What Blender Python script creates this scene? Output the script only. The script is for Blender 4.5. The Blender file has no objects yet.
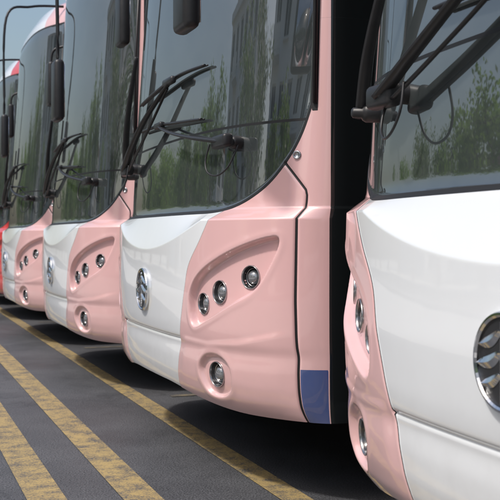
import bpy, bmesh, math, random
import numpy as np
from mathutils import Vector, Matrix
random.seed(4); rng=np.random.default_rng(4)
scene=bpy.context.scene
scene.view_settings.view_transform='Standard'; scene.view_settings.look='None'; scene.view_settings.exposure=0
COL=scene.collection

# ---------------- materials ----------------
def newmat(name):
    m=bpy.data.materials.new(name); m.use_nodes=True
    nt=m.node_tree; b=nt.nodes['Principled BSDF']; return m,nt,b
def pmat(name,col,rough=.5,metal=0,coat=0,noise=0,nscale=5,ior=1.5,bump=0,bscale=50):
    m,nt,b=newmat(name)
    b.inputs['Base Color'].default_value=(*col,1); b.inputs['Roughness'].default_value=rough
    b.inputs['Metallic'].default_value=metal; b.inputs['Coat Weight'].default_value=coat
    b.inputs['IOR'].default_value=ior
    tc=nt.nodes.new('ShaderNodeTexCoord')
    if noise:
        n=nt.nodes.new('ShaderNodeTexNoise'); n.inputs['Scale'].default_value=nscale; n.inputs['Detail'].default_value=6
        nt.links.new(tc.outputs['Object'],n.inputs['Vector'])
        r=nt.nodes.new('ShaderNodeMapRange'); r.inputs[1].default_value=.3; r.inputs[2].default_value=.7
        r.inputs[3].default_value=1-noise; r.inputs[4].default_value=1+noise
        nt.links.new(n.outputs[0],r.inputs[0])
        v=nt.nodes.new('ShaderNodeVectorMath'); v.operation='SCALE'; v.inputs[0].default_value=col
        nt.links.new(r.outputs[0],v.inputs['Scale']); nt.links.new(v.outputs[0],b.inputs['Base Color'])
    if bump:
        n2=nt.nodes.new('ShaderNodeTexNoise'); n2.inputs['Scale'].default_value=bscale; n2.inputs['Detail'].default_value=4
        nt.links.new(tc.outputs['Object'],n2.inputs['Vector'])
        bp=nt.nodes.new('ShaderNodeBump'); bp.inputs['Strength'].default_value=bump; bp.inputs['Distance'].default_value=.01
        nt.links.new(n2.outputs[0],bp.inputs['Height']); nt.links.new(bp.outputs[0],b.inputs['Normal'])
    return m
M_plastic=pmat('black_plastic',(.016,.016,.018),.42,noise=.2,nscale=30)
M_tyre=pmat('tyre',(.02,.02,.02),.8,noise=.3)
M_chrome=pmat('chrome',(.68,.69,.71),.12,1,noise=.08,nscale=60)
M_ring=pmat('lamp_ring',(.36,.36,.37),.22,.9,noise=.1,nscale=40)
M_steel=pmat('satin_metal',(.45,.46,.48),.3,1,noise=.2)
M_lens=pmat('lamp_glass',(.26,.27,.29),.05,.5,coat=1,noise=.15,nscale=50)
M_bowl=pmat('lamp_bowl',(.10,.10,.105),.2,.8,noise=.15,nscale=50)
M_under=pmat('underbody',(.02,.02,.022),.8,noise=.4)
M_mirror=pmat('mirror_face',(.6,.62,.65),.03,1)

def body_material():
    m,nt,b=newmat('bus_paint')
    L=nt.links.new; N=nt.nodes.new
    def attr(n):
        a=N('ShaderNodeAttribute'); a.attribute_name=n; return a.outputs['Fac']
    def math_(op,a,c=None):
        k=N('ShaderNodeMath'); k.operation=op
        for i,s in enumerate((a,c)):
            if s is None: continue
            if isinstance(s,(int,float)): k.inputs[i].default_value=s
            else: L(s,k.inputs[i])
        return k.outputs[0]
    def gt(sock,th=0): return math_('GREATER_THAN',sock,th)
    def near(sock,wd): return math_('LESS_THAN',math_('ABSOLUTE',sock),wd)
    def mix(f,a,c):
        k=N('ShaderNodeMix'); k.data_type='RGBA'
        L(f,k.inputs[0])
        for s,idx in ((a,6),(c,7)):
            if isinstance(s,tuple): k.inputs[idx].default_value=(*s,1)
            else: L(s,k.inputs[idx])
        return k.outputs[2]
    tc=N('ShaderNodeTexCoord'); oi=N('ShaderNodeObjectInfo')
    geo=N('ShaderNodeSeparateXYZ'); L(tc.outputs['Object'],geo.inputs[0]); zz=geo.outputs[2]
    sp=attr('sd_pink'); sg=attr('sd_glass'); sc=attr('sd_corner'); sb_=attr('sd_black')
    c=mix(gt(sp),(.77,.80,.83),oi.outputs['Color'])
    c=mix(gt(attr('sd_blue')),c,(.008,.045,.21))
    mr=N('ShaderNodeMapRange'); L(zz,mr.inputs[0]); mr.inputs[1].default_value=.33; mr.inputs[2].default_value=.80; mr.inputs[3].default_value=.42; mr.inputs[4].default_value=.05
    ns=N('ShaderNodeTexNoise'); ns.inputs['Scale'].default_value=7; ns.inputs['Detail'].default_value=8; ns.inputs['Roughness'].default_value=.65; L(tc.outputs['Object'],ns.inputs[0])
    c=mix(math_('MULTIPLY',mr.outputs[0],ns.outputs[0]),c,(.25,.22,.20))
    L(c,b.inputs['Base Color'])
    b.inputs['Roughness'].default_value=.30; b.inputs['Coat Weight'].default_value=1; b.inputs['Coat Roughness'].default_value=.03; b.inputs['Coat IOR'].default_value=1.6
    no=N('ShaderNodeTexNoise'); no.inputs['Scale'].default_value=4; no.inputs['Detail'].default_value=2; L(tc.outputs['Object'],no.inputs[0])
    bp=N('ShaderNodeBump'); bp.inputs['Strength'].default_value=.05; bp.inputs['Distance'].default_value=.02; L(no.outputs[0],bp.inputs['Height'])
    L(bp.outputs[0],b.inputs['Coat Normal'])
    g=N('ShaderNodeBsdfPrincipled'); g.inputs['Roughness'].default_value=.02; g.inputs['IOR'].default_value=2.6
    dn=N('ShaderNodeTexNoise'); dn.inputs['Scale'].default_value=3; dn.inputs['Detail'].default_value=7; dn.inputs['Roughness'].default_value=.7; L(tc.outputs['Object'],dn.inputs[0])
    dmr=N('ShaderNodeMapRange'); L(dn.outputs[0],dmr.inputs[0]); dmr.inputs[1].default_value=.3; dmr.inputs[2].default_value=.75
    gc=mix(dmr.outputs[0],(.030,.038,.040),(.060,.068,.070)); L(gc,g.inputs['Base Color'])
    ng=N('ShaderNodeTexNoise'); ng.inputs['Scale'].default_value=1.6; ng.inputs['Detail'].default_value=1.5; L(tc.outputs['Object'],ng.inputs[0])
    bg=N('ShaderNodeBump'); bg.inputs['Strength'].default_value=.10; bg.inputs['Distance'].default_value=.02; L(ng.outputs[0],bg.inputs['Height']); L(bg.outputs[0],g.inputs['Normal'])
    g2=N('ShaderNodeBsdfPrincipled'); g2.inputs['Base Color'].default_value=(.01,.012,.013,1); g2.inputs['Roughness'].default_value=.08
    k=N('ShaderNodeBsdfPrincipled'); k.inputs['Base Color'].default_value=(.008,.008,.009,1); k.inputs['Roughness'].default_value=.55
    m0=N('ShaderNodeMixShader'); L(gt(attr('sd_side')),m0.inputs[0]); L(b.outputs[0],m0.inputs[1]); L(g2.outputs[0],m0.inputs[2])
    m1=N('ShaderNodeMixShader'); L(gt(sg),m1.inputs[0]); L(m0.outputs[0],m1.inputs[1]); L(g.outputs[0],m1.inputs[2])
    below=math_('LESS_THAN',zz,1.17)
    seam=math_('MULTIPLY',near(sp,.0013),below)
    seam=math_('MAXIMUM',seam,math_('MULTIPLY',near(sc,.0052),math_('LESS_THAN',sg,0.0)))
    seam=math_('MAXIMUM',seam,near(sg,.0075))
    seam=math_('MAXIMUM',seam,math_('MULTIPLY',near(math_('SUBTRACT',zz,1.5),.0055),gt(sg)))
    seam=math_('MAXIMUM',seam,gt(sb_))
    m2=N('ShaderNodeMixShader'); L(seam,m2.inputs[0]); L(m1.outputs[0],m2.inputs[1]); L(k.outputs[0],m2.inputs[2])
    L(m2.outputs[0],nt.nodes['Material Output'].inputs[0])
    return m
M_body=body_material()

# ---------------- helpers ----------------
def mkobj(name,me,parent=None,mats=(),smooth=True):
    for mt in mats: me.materials.append(mt)
    if smooth: me.polygons.foreach_set('use_smooth',[True]*len(me.polygons))
    o=bpy.data.objects.new(name,me); COL.objects.link(o)
    if parent: o.parent=parent
    return o
def bm_to(name,bm):
    bmesh.ops.recalc_face_normals(bm,faces=bm.faces[:])
    me=bpy.data.meshes.new(name); bm.to_mesh(me); bm.free(); return me
def add_tube(bm,pts,rad,n=10,flat=1.0,up=Vector((0,0,1)),mi=0):
    pts=[Vector(p) for p in pts]
    if not hasattr(rad,'__len__'): rad=[rad]*len(pts)
    rings=[]
    for i,p in enumerate(pts):
        t=(pts[min(i+1,len(pts)-1)]-pts[max(i-1,0)]).normalized()
        a=t.cross(up)
        if a.length<1e-3: a=t.cross(Vector((1,0,0)))
        a.normalize(); b=a.cross(t).normalized()
        rings.append([bm.verts.new(p+a*math.cos(2*math.pi*k/n)*rad[i]*flat+b*math.sin(2*math.pi*k/n)*rad[i]) for k in range(n)])
    for i in range(len(rings)-1):
        for k in range(n):
            f=bm.faces.new((rings[i][k],rings[i][(k+1)%n],rings[i+1][(k+1)%n],rings[i+1][k])); f.material_index=mi
    for r in (rings[0],rings[-1]):
        f=bm.faces.new(r); f.material_index=mi
def smooth_pts(pts,sub=8):
    P=[Vector(p) for p in pts]; out=[]
    for i in range(len(P)-1):
        p0=P[max(i-1,0)];p1=P[i];p2=P[i+1];p3=P[min(i+2,len(P)-1)]
        for k in range(sub):
            t=k/sub
            out.append(.5*((2*p1)+(p2-p0)*t+(2*p0-5*p1+4*p2-p3)*t*t+(3*p1-p0-3*p2+p3)*t**3))
    out.append(P[-1]); return out
def add_box(bm,c,s,rot=None,bev=0,mi=0):
    r=bmesh.ops.create_cube(bm,size=1)
    vs=r['verts']
    M=Matrix.Translation(c)@(rot.to_4x4() if rot else Matrix.Identity(4))@Matrix.Diagonal((*s,1))
    bmesh.ops.transform(bm,matrix=M,verts=vs)
    fs=set(f for v in vs for f in v.link_faces)
    for f in fs: f.material_index=mi
    if bev:
        es=list(set(e for v in vs for e in v.link_edges))
        bmesh.ops.bevel(bm,geom=es,offset=bev,segments=3,affect='EDGES',profile=.5)
def lathe(bm,prof,M,n=40,mi=0):
    rings=[]
    for r,h in prof:
        rings.append([bm.verts.new(M@Vector((-h,r*math.cos(2*math.pi*k/n),r*math.sin(2*math.pi*k/n)))) for k in range(n)] if r>1e-5 else [bm.verts.new(M@Vector((-h,0,0)))])
    for a,b in zip(rings[:-1],rings[1:]):
        for k in range(n):
            if len(a)==1 and len(b)==1: continue
            if len(a)==1: vs=(a[0],b[(k+1)%n],b[k])
            elif len(b)==1: vs=(a[k],a[(k+1)%n],b[0])
            else: vs=(a[k],a[(k+1)%n],b[(k+1)%n],b[k])
            f=bm.faces.new(vs); f.material_index=mi

# ---------------- bus body surface ----------------
W=1.275; B=.40; QD=.04; LEN=11.6; H=3.50; BE=B+QD*W*W
yy=np.linspace(0,1.18,2500); xx=B*(1-np.sqrt(1-(yy/W)**4))+QD*yy**2
ph0=math.asin((1.18/W)**2); ph=np.linspace(ph0,math.pi/2,2500)[1:]
y2=W*np.sqrt(np.sin(ph)); yy=np.concatenate([yy,y2]); xx=np.concatenate([xx,B*(1-np.cos(ph))+QD*y2**2])
ss=np.concatenate([[0],np.cumsum(np.hypot(np.diff(xx),np.diff(yy)))])
yy=np.append(yy,W); xx=np.append(xx,LEN); ss=np.append(ss,ss[-1]+LEN-BE)
def S_of_u(u): return np.interp(u,yy,ss)
def S_of_x(x): return float(np.interp(x,xx,ss))
def smoothstep(t): t=np.clip(t,0,1); return t*t*(3-2*t)
zt=np.linspace(.2,3.7,1751)
sb_pts=np.array([(.2,.2),(.30,.10),(.345,.05),(.39,.02),(.45,.006),(.52,.002),(.585,.006),(.61,-.006),(.66,-.012),(.80,-.018),(.95,-.014),(1.16,-.008),(1.17,.0),(1.5,.018),(3.05,.12),(3.2,.16),(3.35,.26),(3.45,.42),(3.5,.62),(3.7,.9)])
sb=np.interp(zt,sb_pts[:,0],sb_pts[:,1]); ker=np.exp(-.5*(np.arange(-20,21)*.002/.013)**2); ker/=ker.sum()
sb=np.convolve(np.pad(sb,20,mode='edge'),ker,'valid')
def setback(u,z):
    v=np.interp(z,zt,sb)
    zc=np.where(np.abs(u)<.75,.985+.115*(np.abs(u)/.7)**2,1.115)
    zc=np.minimum(zc,1.115)
    t=np.clip((z-zc)/(1.155-zc),0,1)
    return v+.055*t
def plan(s,z):
    a=np.abs(s); u=np.interp(a,ss,yy); x=np.interp(a,ss,xx)
    e=.004
    u1=np.interp(a+e,ss,yy);u0=np.interp(np.maximum(a-e,0),ss,yy);x1=np.interp(a+e,ss,xx);x0=np.interp(np.maximum(a-e,0),ss,xx)
    l=np.hypot(u1-u0,x1-x0); nx=-(u1-u0)/l; nu=(x1-x0)/l
    fade=smoothstep((-nx-.15)/.75)*.9+ .1*(-nx)
    top=np.clip((z-3.12)/.38,0,1)
    fade=np.maximum(fade,0)
    X=x+setback(u,z)*fade
    inset=.22*(1-np.sqrt(np.clip(1-top**2,0,1)))+.02*np.clip((z-1.2)/2,0,1)
    U=u-inset*smoothstep((u-.0)/W)
    return X,U,nx,nu
def seg_dist(ps,pz,poly,closed=False):
    d=np.full(ps.shape,1e9)
    n=len(poly)
    for i in range(n if closed else n-1):
        a=np.array(poly[i]);b=np.array(poly[(i+1)%n]); ab=b-a
        if ab@ab<1e-12: continue
        t=np.clip(((ps-a[0])*ab[0]+(pz-a[1])*ab[1])/(ab@ab),0,1)
        d=np.minimum(d,np.hypot(ps-a[0]-t*ab[0],pz-a[1]-t*ab[1]))
    return d
def inside(ps,pz,poly):
    c=np.zeros(ps.shape,bool); n=len(poly)
    for i in range(n):
        x1,y1=poly[i];x2,y2=poly[(i+1)%n]
        if y1==y2: continue
        c^=((y1>pz)!=(y2>pz))&(ps<(x2-x1)*(pz-y1)/(y2-y1)+x1)
    return c
def sdf(ps,pz,poly): 
    d=seg_dist(ps,pz,poly,True); return np.where(inside(ps,pz,poly),d,-d)
def us(pts): return [(float(S_of_u(u)),z) for u,z in pts]
def crom(pts,sub=6,closed=False):
    if closed:
        P=[Vector((a,b,0)) for a,b in pts]; n=len(P); out=[]
        for i in range(n):
            p0,p1,p2,p3=P[i-1],P[i],P[(i+1)%n],P[(i+2)%n]
            for k in range(sub):
                t=k/sub; v=.5*((2*p1)+(p2-p0)*t+(2*p0-5*p1+4*p2-p3)*t*t+(3*p1-p0-3*p2+p3)*t**3); out.append((v.x,v.y))
        return out
    return [(v.x,v.y) for v in smooth_pts([(a,b,0) for a,b in pts],sub)]
pinkline=crom(us([(.86,1.2),(.83,1.14),(.745,1.03),(.645,.92),(.605,.80),(.53,.60),(.455,.38),(.42,.2)]))
glassline=crom(us([(.6,1.15),(.78,1.152),(.9,1.172),(1.0,1.212),(1.08,1.270),(1.15,1.365),(1.19,1.455),(1.218,1.56)]),5)
se=glassline[-1][0]
glasspoly=[(-3,1.15)]+glassline+[(se,3.12),(-3,3.12)]
recess=crom(us([(.660,.72),(.675,.82),(.76,.90),(.95,.985),(1.13,1.045),(1.168,1.03),(1.14,.93),(1.08,.83),(.96,.765),(.82,.702),(.70,.665)]),8,True)
fogpoly=crom(us([(.72,.49),(.77,.555),(.87,.565),(.945,.52),(.945,.43),(.87,.385),(.77,.395)]),8,True)
sx=S_of_x(.285)
seam1=us([(1.10,1.40),(1.13,1.335),(1.16,1.295)])+[(sx-.006,1.225),(sx,1.205),(sx,.2)]
s_dark=S_of_x(.392)
SIDE=S_of_x(.80)
LAMPS=((.738,.762,.043),(.868,.818,.046),(1.045,.885,.044),(.832,.476,.050))
cs=np.concatenate([np.arange(0,SIDE,.005),np.linspace(SIDE,S_of_x(LEN),24)])
cols=np.concatenate([-cs[::-1],cs[1:]])
rows=np.concatenate([np.arange(.33,1.60,.005),np.linspace(1.60,3.05,44),np.linspace(3.07,H,24)])
Sg,Zg=np.meshgrid(cols,rows)
A=np.abs(Sg); Ug=np.interp(A,ss,yy)
lift=.055*(1-smoothstep((Ug-.25)/.75))
Zr=Zg+lift*np.clip(1-(Zg-.33)/.3,0,1)
X,U,nx,nu=plan(Sg,Zr)
sgn=np.where(Sg<0,-1,1)
def pdist(A,Z):
    bs=np.interp(Z,[p[1] for p in pinkline][::-1],[p[0] for p in pinkline][::-1])
    d=seg_dist(A,Z,pinkline); return np.where(A>bs,d,-d)
def relief(A,Z,lamps=True):
    sp=pdist(A,Z); sgl=sdf(A,Z,glasspoly); sr=sdf(A,Z,recess); sf=sdf(A,Z,fogpoly); dcn=seg_dist(A,Z,seam1)
    D=np.zeros_like(A)
    D+=.004*smoothstep((sp+.004)/.012)*(Z<1.16)
    D-=.034*smoothstep(sr/.015)
    D+=.0015*np.exp(-((sr+.012)/.012)**2)
    D-=.024*smoothstep(sf/.018)
    D+=.0015*np.exp(-((sf+.012)/.012)**2)
    zs=np.interp(A,[float(S_of_u(.6)),float(S_of_u(.8)),float(S_of_u(1.0)),float(S_of_u(1.15)),sx],[.625,.62,.64,.68,.70])
    mk=smoothstep(sp/.08)*smoothstep((sx-A)/.14)
    D+=.006*mk*smoothstep((zs-Z)/.03)*smoothstep((Z-.33)/.2)
    D-=.008*np.exp(-(dcn/.006)**2)*(sgl<0)
    D-=.008*np.exp(-((Z-.60)/.007)**2)*(sp<0)
    D-=.005*smoothstep((sgl-.002)/.008)*(A<se+.1)
    if lamps:
        for u,z,r in LAMPS:
            d=np.hypot(A-float(S_of_u(u)),Z-z); D-=.042*smoothstep((r*1.02-d)/.007)
    return D,sp,sgl
D,sd_pink,sd_glass=relief(A,Zr)
dark_panel=np.minimum(np.minimum(A-s_dark,Zr-.2),3.1-Zr)  # full-height dark glossy panel just behind the front corner
dark_panel=np.minimum(dark_panel,S_of_x(1.75)-A)
sw2=np.minimum(np.minimum(A-S_of_x(1.75)-.12,Zr-1.25),2.95-Zr)
sd_side=np.maximum(dark_panel,sw2)
cpoly=seam1+[(60,.2),(60,1.9),(seam1[0][0],1.9)]
dc=seg_dist(A,Zr,seam1); sd_corner=np.where(inside(A,Zr,cpoly),dc,-dc)
trim=np.minimum(np.minimum(A-se,se+.034-A),np.minimum(Zr-1.53,3.1-Zr))
sd_blue=np.minimum(np.minimum(A-sx-.008,s_dark-.005-A),.535-Zr)
X=X+nx*D; U=U+nu*D
verts=np.stack([X,U*sgn,Zr],-1).reshape(-1,3)
nr,nc=A.shape
idx=np.arange(nr*nc).reshape(nr,nc)
q=np.stack([idx[:-1,:-1],idx[1:,:-1],idx[1:,1:],idx[:-1,1:]],-1).reshape(-1,4)
rear=np.stack([idx[:-1,-1],idx[1:,-1],idx[1:,0],idx[:-1,0]],-1)
faces=np.concatenate([q,rear]).tolist()
faces.append(idx[-1,:].tolist())
body_me=bpy.data.meshes.new('bus_body'); body_me.from_pydata(verts.tolist(),[],faces); body_me.update()
for nm,arr in (('sd_pink',sd_pink),('sd_glass',sd_glass),('sd_side',sd_side),('sd_corner',sd_corner),('sd_black',trim),('sd_blue',sd_blue)):
    a=body_me.attributes.new(nm,'FLOAT','POINT'); a.data.foreach_set('value',arr.astype(np.float32).ravel())
body_me.materials.append(M_body)
sm=[True]*len(body_me.polygons); sm[-1]=False
body_me.polygons.foreach_set('use_smooth',sm)

def surf(y,z,off=0.0):
    s=float(S_of_u(abs(y))); X_,U_,nx_,nu_=plan(np.array([s]),np.array([z]))
    sg=-1 if y<0 else 1
    return Vector((float(X_[0])+float(nx_[0])*off,(float(U_[0])+float(nu_[0])*off)*sg,z)), Vector((float(nx_[0]),float(nu_[0])*sg,0))
def frameM(p,n):
    xa=-n.normalized(); za=Vector((0,0,1)); ya=za.cross(xa).normalized(); za=xa.cross(ya)
    return Matrix.Translation(p)@Matrix((xa,ya,za)).transposed().to_4x4()
def lamp_set():
    bm=bmesh.new()
    for sg in (-1,1):
        for (u,z,r) in LAMPS:
            s0=float(S_of_u(u)); Dm=float(relief(np.array([s0]),np.array([z]),False)[0][0])
            def pt(ds,dz):
                X_,U_,a_,b_=plan(np.array([s0+ds]),np.array([z+dz])); return Vector((float(X_[0]),float(U_[0])*sg,z+dz))
            n=(pt(.03,0)-pt(-.03,0)).cross(pt(0,.03)-pt(0,-.03)).normalized()
            if n.x>0: n=-n
            p=pt(0,0)+n*(Dm+.001)
            Mx=frameM(p,n)
            lathe(bm,[(r*1.06,-.012),(r*1.08,.0),(r*1.06,.004),(r*1.03,.005),(r,.003),(r*.97,-.002)],Mx,mi=0)
            lathe(bm,[(r*.97,-.002),(r*.92,-.014),(r*.76,-.026),(r*.62,-.030)],Mx,mi=1)
            lathe(bm,[(r*.66,-.032),(r*.64,-.018),(r*.52,-.009),(r*.28,-.003),(0,-.001)],Mx,mi=2)
            lathe(bm,[(r*.84,-.024),(r*.83,-.016),(r*.80,-.015),(r*.79,-.024)],Mx,mi=0)
    return bm_to('lamps',bm)
lamp_me=lamp_set()
for m_ in (M_ring,M_bowl,M_lens): lamp_me.materials.append(m_)
def emblem():
    bm=bmesh.new(); p,n=surf(0,.79,0.0); Mx=frameM(p+Vector((-.002,0,0)),n); R=.104
    lathe(bm,[(R,-.01),(R*1.0,.008),(R*.97,.013),(R*.92,.014),(R*.88,.010),(R*.87,.004)],Mx,56,0)
    lathe(bm,[(R*.88,.005),(R*.4,.008),(0,.009)],Mx,56,1)
    def ribbon(pts,w):
        c=smooth_pts([(0,a*R,b*R) for a,b in pts],8); n_=len(c); L_=[];
        for i,q_ in enumerate(c):
            t=(c[min(i+1,n_-1)]-c[max(i-1,0)]).normalized(); pr=Vector((0,-t.z,t.y)); ww=w*R*(.15+.85*math.sin(math.pi*(i+.5)/n_))
            L_.append([bm.verts.new(Mx@(q_+pr*ww*k+Vector((x_,0,0)))) for k,x_ in ((-1,-.009),(-.0,-.015),(1,-.009))])
        for a,b in zip(L_[:-1],L_[1:]):
            for k in range(2): bm.faces.new((a[k],a[k+1],b[k+1],b[k]))
    ribbon([(0,-.80),(0,0),(0,.80)],.12)
    for s_ in (-1,1):
        ribbon([(s_*.06,.62),(s_*.42,.38),(s_*.78,.30)],.12)
        ribbon([(s_*.06,.20),(s_*.42,-.02),(s_*.84,-.08)],.13)
        ribbon([(s_*.06,-.22),(s_*.38,-.42),(s_*.70,-.48)],.11)
    return bm_to('emblem',bm)
emb_me=emblem()
for m_ in (M_chrome,M_plastic): emb_me.materials.append(m_)
def P(y,z,o): return surf(y,z,o)[0]
def wipers():
    bm=bmesh.new()
    def pivot(y,z):
        p,n=surf(y,z,.02); Mx=frameM(p,n)
        lathe(bm,[(.028,-.03),(.028,.012),(.022,.022),(.015,.026),(.015,.05),(.010,.055),(0,.055)],Mx,20)
    def arm(pts,r0,r1):
        c=smooth_pts([P(*p) for p in pts]); n=len(c)
        add_tube(bm,c,[r0+(r1-r0)*i/(n-1) for i in range(n)],8,.5,up=Vector((1,0,0)))
    def blade(pts):
        c=smooth_pts([P(*p) for p in pts]); n=len(c)
        add_tube(bm,c,[.011*(.45+.55*math.sin(math.pi*(i+1)/(n+1))**.5) for i in range(n)],8,.7,up=Vector((1,0,0)))
        add_tube(bm,[v_+Vector((.014,0,0)) for v_ in c],.004,5)
    pivot(-.90,1.43)
    arm([(-.92,1.425,.06),(-.6,1.475,.065),(-.3,1.53,.06),(-.05,1.585,.04)],.022,.010)
    add_box(bm,P(-.86,1.435,.055),(.045,.17,.055),bev=.014)
    add_box(bm,P(-.08,1.582,.04),(.03,.12,.03),bev=.01)
    blade([(-.62,1.555,.022),(-.3,1.572,.026),(.0,1.59,.026),(.42,1.60,.022)])
    pivot(.86,1.40); pivot(.62,1.42)
    arm([(.64,1.415,.06),(.40,1.50,.07),(.1,1.63,.07),(-.28,1.785,.045)],.026,.011)
    arm([(.58,1.400,.05),(.36,1.47,.05),(.08,1.585,.05),(-.20,1.745,.045)],.009,.007)
    add_box(bm,P(.64,1.415,.05),(.05,.13,.065),bev=.016)
    add_box(bm,P(-.22,1.775,.045),(.03,.16,.035),bev=.012)
    blade([(.45,1.745,.024),(.1,1.765,.028),(-.3,1.79,.028),(-.62,1.79,.022)])
    arm([(.88,1.39,.04),(.78,1.55,.055),(.64,1.76,.06),(.52,2.02,.05)],.024,.011)
    for y in (-.84,.55):
        d=1 if y>0 else -1
        pts=[P(y-.06*d,1.43,.06),P(y-.07*d,1.36,.07),P(y-.04*d,1.31,.075),P(y+.02*d,1.295,.07),P(y+.07*d,1.325,.06),P(y+.09*d,1.38,.045),P(y+.08*d,1.42,.02)]
        add_tube(bm,smooth_pts(pts),.0038,6)
    return bm_to('wipers',bm)
wip_me=wipers(); wip_me.materials.append(M_plastic)
def mirrors():
    bm=bmesh.new()
    for sg in (-1,1):
        if sg<0:
            c=Vector((-.16,-1.20,2.00))
            add_tube(bm,smooth_pts([c+Vector((0,0,.17)),Vector((c.x,c.y,c.z+.3)),Vector((c.x+.02,c.y*.99,3.12)),Vector((.10,sg*1.12,3.26)),Vector((.42,sg*1.06,3.30))]),.012,10,mi=0)
        else:
            c=Vector((.20,1.42,2.45))
            add_tube(bm,smooth_pts([c+Vector((0,0,.1)),c+Vector((.02,0,.30)),Vector((.33,1.36,2.80)),Vector((.40,1.22,2.80))]),.012,10,mi=0)
        add_box(bm,c,(.065,.17,.40),bev=.026,mi=0)
        add_box(bm,c+Vector((.0335,0,0)),(.004,.14,.35),mi=1)
        p,n=surf(sg*1.175,1.362,.0)
        lathe(bm,[(.017,-.01),(.017,.006),(.012,.008),(.011,.003),(0,.003)],frameM(p,n),20,mi=2)
        X_,U_,a_,b_=plan(np.array([se+.018]*2),np.array([1.55,2.9]))
        add_tube(bm,[(float(X_[0])-.003,sg*(float(U_[0])+.004),1.56),(float(X_[0]),sg*(float(U_[0])+.006),2.2),(float(X_[1]),sg*(float(U_[1])+.006),3.0)],.009,8,mi=0)
    return bm_to('mirrors',bm)
mir_me=mirrors()
for m_ in (M_plastic,M_mirror,M_steel): mir_me.materials.append(m_)
def chassis():
    bm=bmesh.new()
    add_box(bm,Vector((6,0,.50)),(10.8,2.36,.30),mi=0)
    add_box(bm,Vector((.70,0,.46)),(.4,1.7,.12),mi=0)
    add_tube(bm,smooth_pts([(.35,1.05,.42),(.38,1.0,.30),(.42,.9,.27),(.5,.7,.33),(.6,.5,.4)]),.012,8,mi=0)
    for x in (2.6,8.6):
        for sg in (-1,1):
            Mx=Matrix.Translation((x,sg*1.02,.49))@Matrix.Rotation(math.radians(90*sg),4,'Z')
            lathe(bm,[(.24,.13),(.30,.14),(.44,.13),(.48,.10),(.49,0),(.48,-.10),(.44,-.13),(.2,-.13)],Mx,48,mi=1)
            lathe(bm,[(.0,.06),(.10,.07),(.12,.02),(.2,.0),(.235,.08),(.25,.12)],Mx,48,mi=2)
            pts=[(x+.60*math.cos(a),sg*1.277,.49+.60*math.sin(a)) for a in np.linspace(-.25,math.pi+.25,24)]
            add_tube(bm,pts,.02,6,mi=0)
            a=[bm.verts.new((x+.59*math.cos(t),sg*1.280,max(.335,.49+.59*math.sin(t)))) for t in np.linspace(-.27,math.pi+.27,30)]
            f=bm.faces.new(a); f.material_index=0
    return bm_to('chassis',bm)
ch_me=chassis()
for m_ in (M_under,M_tyre,M_steel): ch_me.materials.append(m_)
for me in (lamp_me,wip_me,ch_me): me.polygons.foreach_set('use_smooth',[len(p.vertices)<=4 for p in me.polygons])
emb_me.polygons.foreach_set('use_smooth',[False]*len(emb_me.polygons))
mir_me.polygons.foreach_set('use_smooth',[True]*len(mir_me.polygons))

PINK=(.74,.455,.455,1); RED=(.60,.05,.05,1)
NB=10
pos=[(-.01,-.05),(0.0,2.96),(.01,5.93),(0,8.96),(.02,12),(-.02,15),(0,18),(.03,21),(0,24),(0,27)]
for i in range(NB):
    e=bpy.data.objects.new('bus' if i==0 else 'bus.%03d'%i,None); COL.objects.link(e)
    e.location=(*pos[i],0); e.empty_display_size=.5
    for nm,me in (('body',body_me),('headlamps',lamp_me),('emblem',emb_me),('wipers',wip_me),('mirrors',mir_me),('chassis_and_wheels',ch_me)):
        o=bpy.data.objects.new(nm,me); COL.objects.link(o); o.parent=e
        o.color=PINK if i<4 else RED

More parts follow.
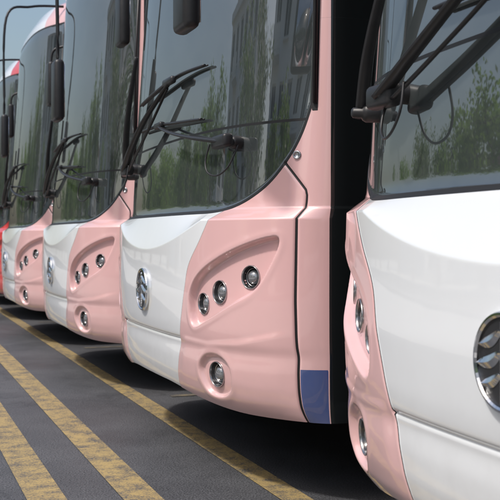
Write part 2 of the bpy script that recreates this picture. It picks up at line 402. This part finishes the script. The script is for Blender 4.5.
# ---------------- ground ----------------
def sheet(name,x0,x1,y0,y1,z,mat):
    me=bpy.data.meshes.new(name); me.from_pydata([(x0,y0,z),(x1,y0,z),(x1,y1,z),(x0,y1,z)],[],[(0,1,2,3)]); return mkobj(name,me,None,[mat],False)
def asphalt(name,base,var,crack=.35):
    m,nt,b=newmat(name); N=nt.nodes.new; L=nt.links.new
    tc=N('ShaderNodeTexCoord')
    n1=N('ShaderNodeTexNoise'); n1.inputs['Scale'].default_value=1.3; n1.inputs['Detail'].default_value=9; n1.inputs['Roughness'].default_value=.7
    n2=N('ShaderNodeTexNoise'); n2.inputs['Scale'].default_value=130; n2.inputs['Detail'].default_value=3
    vo=N('ShaderNodeTexVoronoi'); vo.feature='DISTANCE_TO_EDGE'; vo.inputs['Scale'].default_value=.35
    wr=N('ShaderNodeVectorMath'); wr.operation='ADD'
    nw=N('ShaderNodeTexNoise'); nw.inputs['Scale'].default_value=2.5; nw.inputs['Detail'].default_value=5
    for n in (n1,n2,nw): L(tc.outputs['Object'],n.inputs['Vector'])
    L(tc.outputs['Object'],wr.inputs[0]); L(nw.outputs[1],wr.inputs[1]); L(wr.outputs[0],vo.inputs['Vector'])
    cr=N('ShaderNodeValToRGB'); L(n1.outputs[0],cr.inputs[0])
    cr.color_ramp.elements[0].position=.3; cr.color_ramp.elements[0].color=(*[c*(1-var) for c in base],1)
    cr.color_ramp.elements[1].position=.72; cr.color_ramp.elements[1].color=(*[c*(1+var) for c in base],1)
    r2=N('ShaderNodeMapRange'); L(n2.outputs[0],r2.inputs[0]); r2.inputs[1].default_value=.35; r2.inputs[2].default_value=.7; r2.inputs[3].default_value=.45; r2.inputs[4].default_value=1.8
    r3=N('ShaderNodeMapRange'); L(vo.outputs[0],r3.inputs[0]); r3.inputs[1].default_value=0; r3.inputs[2].default_value=.008; r3.inputs[3].default_value=crack; r3.inputs[4].default_value=1
    mu=N('ShaderNodeMath'); mu.operation='MULTIPLY'; L(r2.outputs[0],mu.inputs[0]); L(r3.outputs[0],mu.inputs[1])
    v=N('ShaderNodeVectorMath'); v.operation='SCALE'; L(cr.outputs[0],v.inputs[0]); L(mu.outputs[0],v.inputs['Scale'])
    L(v.outputs[0],b.inputs['Base Color'])
    rr=N('ShaderNodeMapRange'); L(n1.outputs[0],rr.inputs[0]); rr.inputs[3].default_value=.32; rr.inputs[4].default_value=.75; L(rr.outputs[0],b.inputs['Roughness'])
    bp=N('ShaderNodeBump'); bp.inputs['Strength'].default_value=.45; bp.inputs['Distance'].default_value=.005; L(n2.outputs[0],bp.inputs['Height']); L(bp.outputs[0],b.inputs['Normal'])
    return m
def worn_paint(name,col,under=(.076,.078,.084),cut=.47):
    m,nt,b=newmat(name); N=nt.nodes.new; L=nt.links.new
    tc=N('ShaderNodeTexCoord'); n=N('ShaderNodeTexNoise'); n.inputs['Scale'].default_value=9; n.inputs['Detail'].default_value=10; n.inputs['Roughness'].default_value=.75
    L(tc.outputs['Object'],n.inputs['Vector'])
    n2=N('ShaderNodeTexNoise'); n2.inputs['Scale'].default_value=140; n2.inputs['Detail'].default_value=3; L(tc.outputs['Object'],n2.inputs['Vector'])
    ad=N('ShaderNodeMath'); ad.operation='MULTIPLY_ADD'; L(n2.outputs[0],ad.inputs[0]); ad.inputs[1].default_value=.6; L(n.outputs[0],ad.inputs[2])
    r=N('ShaderNodeMapRange'); L(ad.outputs[0],r.inputs[0]); r.inputs[1].default_value=cut+.16; r.inputs[2].default_value=cut+.42
    k=N('ShaderNodeMix'); k.data_type='RGBA'; L(r.outputs[0],k.inputs[0]); k.inputs[6].default_value=(*under,1); k.inputs[7].default_value=(*col,1)
    L(k.outputs[2],b.inputs['Base Color']); b.inputs['Roughness'].default_value=.6
    bp=N('ShaderNodeBump'); bp.inputs['Strength'].default_value=.4; bp.inputs['Distance'].default_value=.005; L(n2.outputs[0],bp.inputs['Height']); L(bp.outputs[0],b.inputs['Normal'])
    return m
M_asph=asphalt('asphalt',(.072,.074,.081),.30,.75)
M_road=asphalt('road_asphalt',(.09,.09,.09),.25)
M_bounce=asphalt('bounce_concrete',(.38,.37,.35),.12,.6)  # pale concrete for the added apron, light enough to fill the bus fronts
M_grd=asphalt('dry_ground',(.24,.23,.19),.2)
M_yel=worn_paint('yellow_paint',(.38,.28,.12))
M_yel2=worn_paint('faded_yellow_paint',(.20,.17,.12),cut=.50)
M_wht=worn_paint('white_paint',(.6,.6,.58),(.07,.07,.07),.3)
M_pave=pmat('paving',(.38,.37,.34),.8,noise=.15,nscale=2,bump=.3,bscale=20)
M_kerb=pmat('kerb_stone',(.38,.37,.35),.8,noise=.2,nscale=6)
sheet('ground',-900,900,-900,900,-.008,M_grd)
sheet('parking_yard',-2.6,30,-60,160,0,M_asph)
sheet('bounce_apron',-9.1,-2.6,-60,160,0,M_bounce)  # unseen pale strip added to bounce sunlight onto the bus fronts
sheet('road',-17,-9.3,-300,400,-.004,M_road)
for k,(x,w) in enumerate(((-.60,.15),(-.24,.15),(.33,.12))):
    sheet('lane_marking' if k==0 else 'lane_marking.%03d'%k,x-w/2,x+w/2,-40,60,.004,M_yel)
for k in range(11):
    sheet('bay_line' if k==0 else 'bay_line.%03d'%k,.55,9,3*k-1.5-.035,3*k-1.5+.035,.004,M_yel2)
def kerb(name,x0,x1,y0,y1,h,mat):
    bm=bmesh.new(); add_box(bm,Vector(((x0+x1)/2,(y0+y1)/2,h/2-.02)),(x1-x0,y1-y0,h+.04),bev=.015)
    return mkobj(name,bm_to(name,bm),None,[mat],False)
kerb('kerb',-9.3,-9.1,-60,160,.14,M_kerb)
kerb('kerb',-17.2,-17.0,-300,400,.14,M_kerb)
kerb('pavement',-22,-17.22,-300,400,.13,M_pave)
for k in range(30):
    sheet('road_dash' if k==0 else 'road_dash.%03d'%k,-13.2,-13.08,-60+8*k,-57+8*k,.002,M_wht)

# ---------------- buildings ----------------
def facade_quads(bm,org,ax,nrm,width,floors,fh,bays,mi_wall=0,mi_glass=1,mi_frame=2,ww=.52,wh=.55):
    ax=Vector(ax);nrm=Vector(nrm);org=Vector(org)
    def Q(a0,a1,z0,z1,d,mi):
        vs=[bm.verts.new(org+ax*a+Vector((0,0,z))+nrm*d) for a,z in ((a0,z0),(a1,z0),(a1,z1),(a0,z1))]
        f=bm.faces.new(vs); f.material_index=mi
    def R(a0,a1,z,d0,d1,mi):
        vs=[bm.verts.new(org+ax*a+Vector((0,0,z))+nrm*d) for a,d in ((a0,d0),(a1,d0),(a1,d1),(a0,d1))]
        bm.faces.new(vs).material_index=mi
    def V(a,z0,z1,d0,d1,mi):
        vs=[bm.verts.new(org+ax*a+Vector((0,0,z))+nrm*d) for z,d in ((z0,d0),(z1,d0),(z1,d1),(z0,d1))]
        bm.faces.new(vs).material_index=mi
    bw=width/bays
    for f in range(floors):
        for b in range(bays):
            a0=b*bw;a1=a0+bw;z0=f*fh;z1=z0+fh
            w0=a0+bw*(1-ww)/2;w1=a1-bw*(1-ww)/2;h0=z0+fh*.28;h1=h0+fh*wh
            if f==0: h0=z0+.35
            Q(a0,w0,z0,z1,0,mi_wall);Q(w1,a1,z0,z1,0,mi_wall);Q(w0,w1,z0,h0,0,mi_wall);Q(w0,w1,h1,z1,0,mi_wall)
            Q(w0,w1,h0,h1,-.2,mi_glass)
            R(w0,w1,h0,-.2,0,mi_frame);R(w0,w1,h1,-.2,0,mi_wall);V(w0,h0,h1,-.2,0,mi_wall);V(w1,h0,h1,-.2,0,mi_wall)
            mid=(w0+w1)/2
            Q(mid-.04,mid+.04,h0,h1,-.16,mi_frame);Q(w0,w0+.07,h0,h1,-.16,mi_frame);Q(w1-.07,w1,h0,h1,-.16,mi_frame)
            Q(w0,w1,h1-.07,h1,-.155,mi_frame);Q(w0,w1,h0,h0+.07,-.155,mi_frame)
            c=org+ax*mid+Vector((0,0,h0-.06))+nrm*.08
            sz=Vector((abs(ax.x)*(w1-w0+.2)+abs(nrm.x)*.2,abs(ax.y)*(w1-w0+.2)+abs(nrm.y)*.2,.08))
            add_box(bm,c,sz,mi=mi_frame)
            if f>0 and b%3==1:
                c=org+ax*mid+Vector((0,0,z0+.15))+nrm*.6
                add_box(bm,c,Vector((abs(ax.x)*(bw*.9)+abs(nrm.x)*1.15,abs(ax.y)*(bw*.9)+abs(nrm.y)*1.15,.14)),mi=mi_frame)
                add_box(bm,c+nrm*.55+Vector((0,0,.5)),Vector((abs(ax.x)*(bw*.9)+abs(nrm.x)*.05,abs(ax.y)*(bw*.9)+abs(nrm.y)*.05,.8)),mi=mi_frame)
M_win=pmat('window_glass',(.03,.035,.045),.06,0,ior=1.6)
M_trim=pmat('window_trim',(.78,.78,.76),.6,noise=.1)
M_roof=pmat('roofing',(.16,.10,.08),.8,noise=.3)
def building(y0,y1,x_face,depth,floors,fh,bays,wall):
    bm=bmesh.new(); h=floors*fh
    facade_quads(bm,(x_face,y0,0),(0,1,0),(1,0,0),y1-y0,floors,fh,bays)
    facade_quads(bm,(x_face-depth,y0,0),(1,0,0),(0,-1,0),depth,floors,fh,max(2,int(depth/3.5)))
    facade_quads(bm,(x_face-depth,y1,0),(1,0,0),(0,1,0),depth,floors,fh,max(2,int(depth/3.5)))
    add_box(bm,Vector((x_face-depth/2,(y0+y1)/2,h+.2)),(depth+.8,y1-y0+.8,.4),mi=2)
    add_box(bm,Vector((x_face-depth/2,(y0+y1)/2,h+.9)),(depth*.75,(y1-y0)*.85,1.2),mi=3)
    for k in range(3):
        add_box(bm,Vector((x_face-depth*.4,y0+(k+.6)*(y1-y0)/3.4,h+2.1)),(.8,1.2,1.6),mi=0)
    me=bm_to('apartment_building',bm)
    return mkobj('apartment_building',me,None,[wall,M_win,M_trim,M_roof],False)
Wl=[pmat('render_cream',(.76,.75,.71),.85,noise=.08,nscale=.6),pmat('render_white',(.82,.82,.81),.85,noise=.07,nscale=.5),pmat('render_grey',(.66,.68,.70),.85,noise=.1,nscale=.6)]
building(-34,-12,-27,12,4,3.1,8,Wl[0])
building(-4,8,-27,12,4,3.1,5,Wl[1])
building(14,28,-25,12,4,3.1,6,Wl[1])
building(44,60,-34,12,3,3.1,6,Wl[2])
building(74,96,-36,12,3,3.1,8,Wl[0])

# ---------------- trees ----------------
M_bark=pmat('bark',(.10,.075,.055),.9,noise=.3,nscale=8,bump=.6,bscale=14)
def leafmat():
    m,nt,b=newmat('leaves'); N=nt.nodes.new; L=nt.links.new
    g=N('ShaderNodeNewGeometry'); cr=N('ShaderNodeValToRGB'); L(g.outputs['Random Per Island'],cr.inputs[0])
    cr.color_ramp.elements[0].color=(.07,.12,.03,1); cr.color_ramp.elements[1].color=(.13,.19,.05,1)
    L(cr.outputs[0],b.inputs['Base Color']); b.inputs['Roughness'].default_value=.5
    tr=N('ShaderNodeBsdfTranslucent'); tr.inputs[0].default_value=(.22,.36,.07,1); mx=N('ShaderNodeMixShader'); mx.inputs[0].default_value=.5
    L(b.outputs[0],mx.inputs[1]); L(tr.outputs[0],mx.inputs[2]); L(mx.outputs[0],nt.nodes['Material Output'].inputs[0])
    return m
M_leaf=leafmat()
def tree_mesh(seed,h=7.5):
    r=random.Random(seed); bm=bmesh.new(); tips=[]
    add_tube(bm,smooth_pts([(0,0,-.1),(.05,.02,h*.2),(-.06,.08,h*.4),(.05,0,h*.6)]),[.22-.004*k for k in range(25)],8)
    for k in range(11):
        a=k*2.4+r.random(); z=h*(.3+.03*k); ln=h*(.26+.1*r.random())
        e=Vector((math.cos(a)*ln,math.sin(a)*ln,z+ln*.7)); md=Vector((math.cos(a)*ln*.5,math.sin(a)*ln*.5,z+ln*.25))
        add_tube(bm,smooth_pts([(0,0,z),md,e],4),[.08-.008*i for i in range(9)],6); tips+= [e,md.lerp(e,.6)]
        for j in range(3):
            t=e+Vector((r.gauss(0,.7),r.gauss(0,.7),r.gauss(.3,.5))); add_tube(bm,[md.lerp(e,.7),t],[.03,.01],5); tips.append(t)
    for t in tips:
        cr=r.uniform(.55,1.0)
        for q_ in range(100):
            d=Vector((r.gauss(0,1),r.gauss(0,1),r.gauss(0,.75))); d=d.normalized()*cr*(r.random()**.45)
            c=t+d; a=Vector((r.gauss(0,1),r.gauss(0,1),r.gauss(0,1))).normalized(); b=a.orthogonal().normalized(); s=r.uniform(.08,.15)
            vs=[bm.verts.new(c+a*s),bm.verts.new(c+b*s*.55),bm.verts.new(c-a*s),bm.verts.new(c-b*s*.55)]
            bm.faces.new(vs).material_index=1
    me=bpy.data.meshes.new('tree'); bm.to_mesh(me); bm.free(); me.materials.append(M_bark); me.materials.append(M_leaf); return me
tms=[tree_mesh(1),tree_mesh(2,6.5)]
for k,(x,y,s,m_) in enumerate(((-19.5,-12,1,0),(-19.8,3,1.0,1),(-19.3,11,1.25,0),(-19.6,19,.85,1),(-19.4,30,1.3,0),(-19.5,37,1.2,1),(-19.5,44,1.3,0),(-19.5,52,1.3,1),(-19.5,61,1.35,0),(-19.5,72,1.4,1),(-20,86,1.5,0),(-20,104,1.5,1))):
    o=bpy.data.objects.new('street_tree' if k==0 else 'street_tree.%03d'%k,tms[m_]); COL.objects.link(o); o.location=(x,y,.1); o.scale=(s,s,s); o.rotation_euler[2]=k*1.3

# ---------------- light ----------------
el=math.radians(56); az=math.radians(180+14); v=Vector((math.cos(el)*math.cos(az),math.cos(el)*math.sin(az),math.sin(el)))
sl=bpy.data.lights.new('sun','SUN'); sl.energy=2.7; sl.angle=math.radians(4); sl.color=(1,.95,.89)
so=bpy.data.objects.new('sun',sl); COL.objects.link(so); so.rotation_euler=v.to_track_quat('Z','Y').to_euler(); so.location=(-20,0,30)
w=bpy.data.worlds.new('World'); scene.world=w; w.use_nodes=True
nt=w.node_tree; sky=nt.nodes.new('ShaderNodeTexSky'); sky.sky_type='NISHITA'; sky.sun_disc=False
sky.sun_elevation=el; sky.sun_rotation=math.atan2(v.x,v.y); sky.dust_density=4.5; sky.air_density=1.4; sky.ozone_density=2.0
nt.links.new(sky.outputs[0],nt.nodes['Background'].inputs[0]); nt.nodes['Background'].inputs[1].default_value=.15

# ---------------- camera ----------------
cd=bpy.data.cameras.new('camera'); cam=bpy.data.objects.new('camera',cd); COL.objects.link(cam)
yaw=math.radians(20.3)
cam.location=(-1.193,-1.713,1.04)
f=Vector((math.sin(yaw),math.cos(yaw),0)); cam.rotation_euler=f.to_track_quat('-Z','Y').to_euler()
cd.sensor_width=36; cd.lens=36*980/500; cd.shift_y=-12/500; cd.clip_start=.05; cd.clip_end=3000
cd.dof.use_dof=True; cd.dof.focus_distance=3.5; cd.dof.aperture_fstop=9
scene.camera=cam
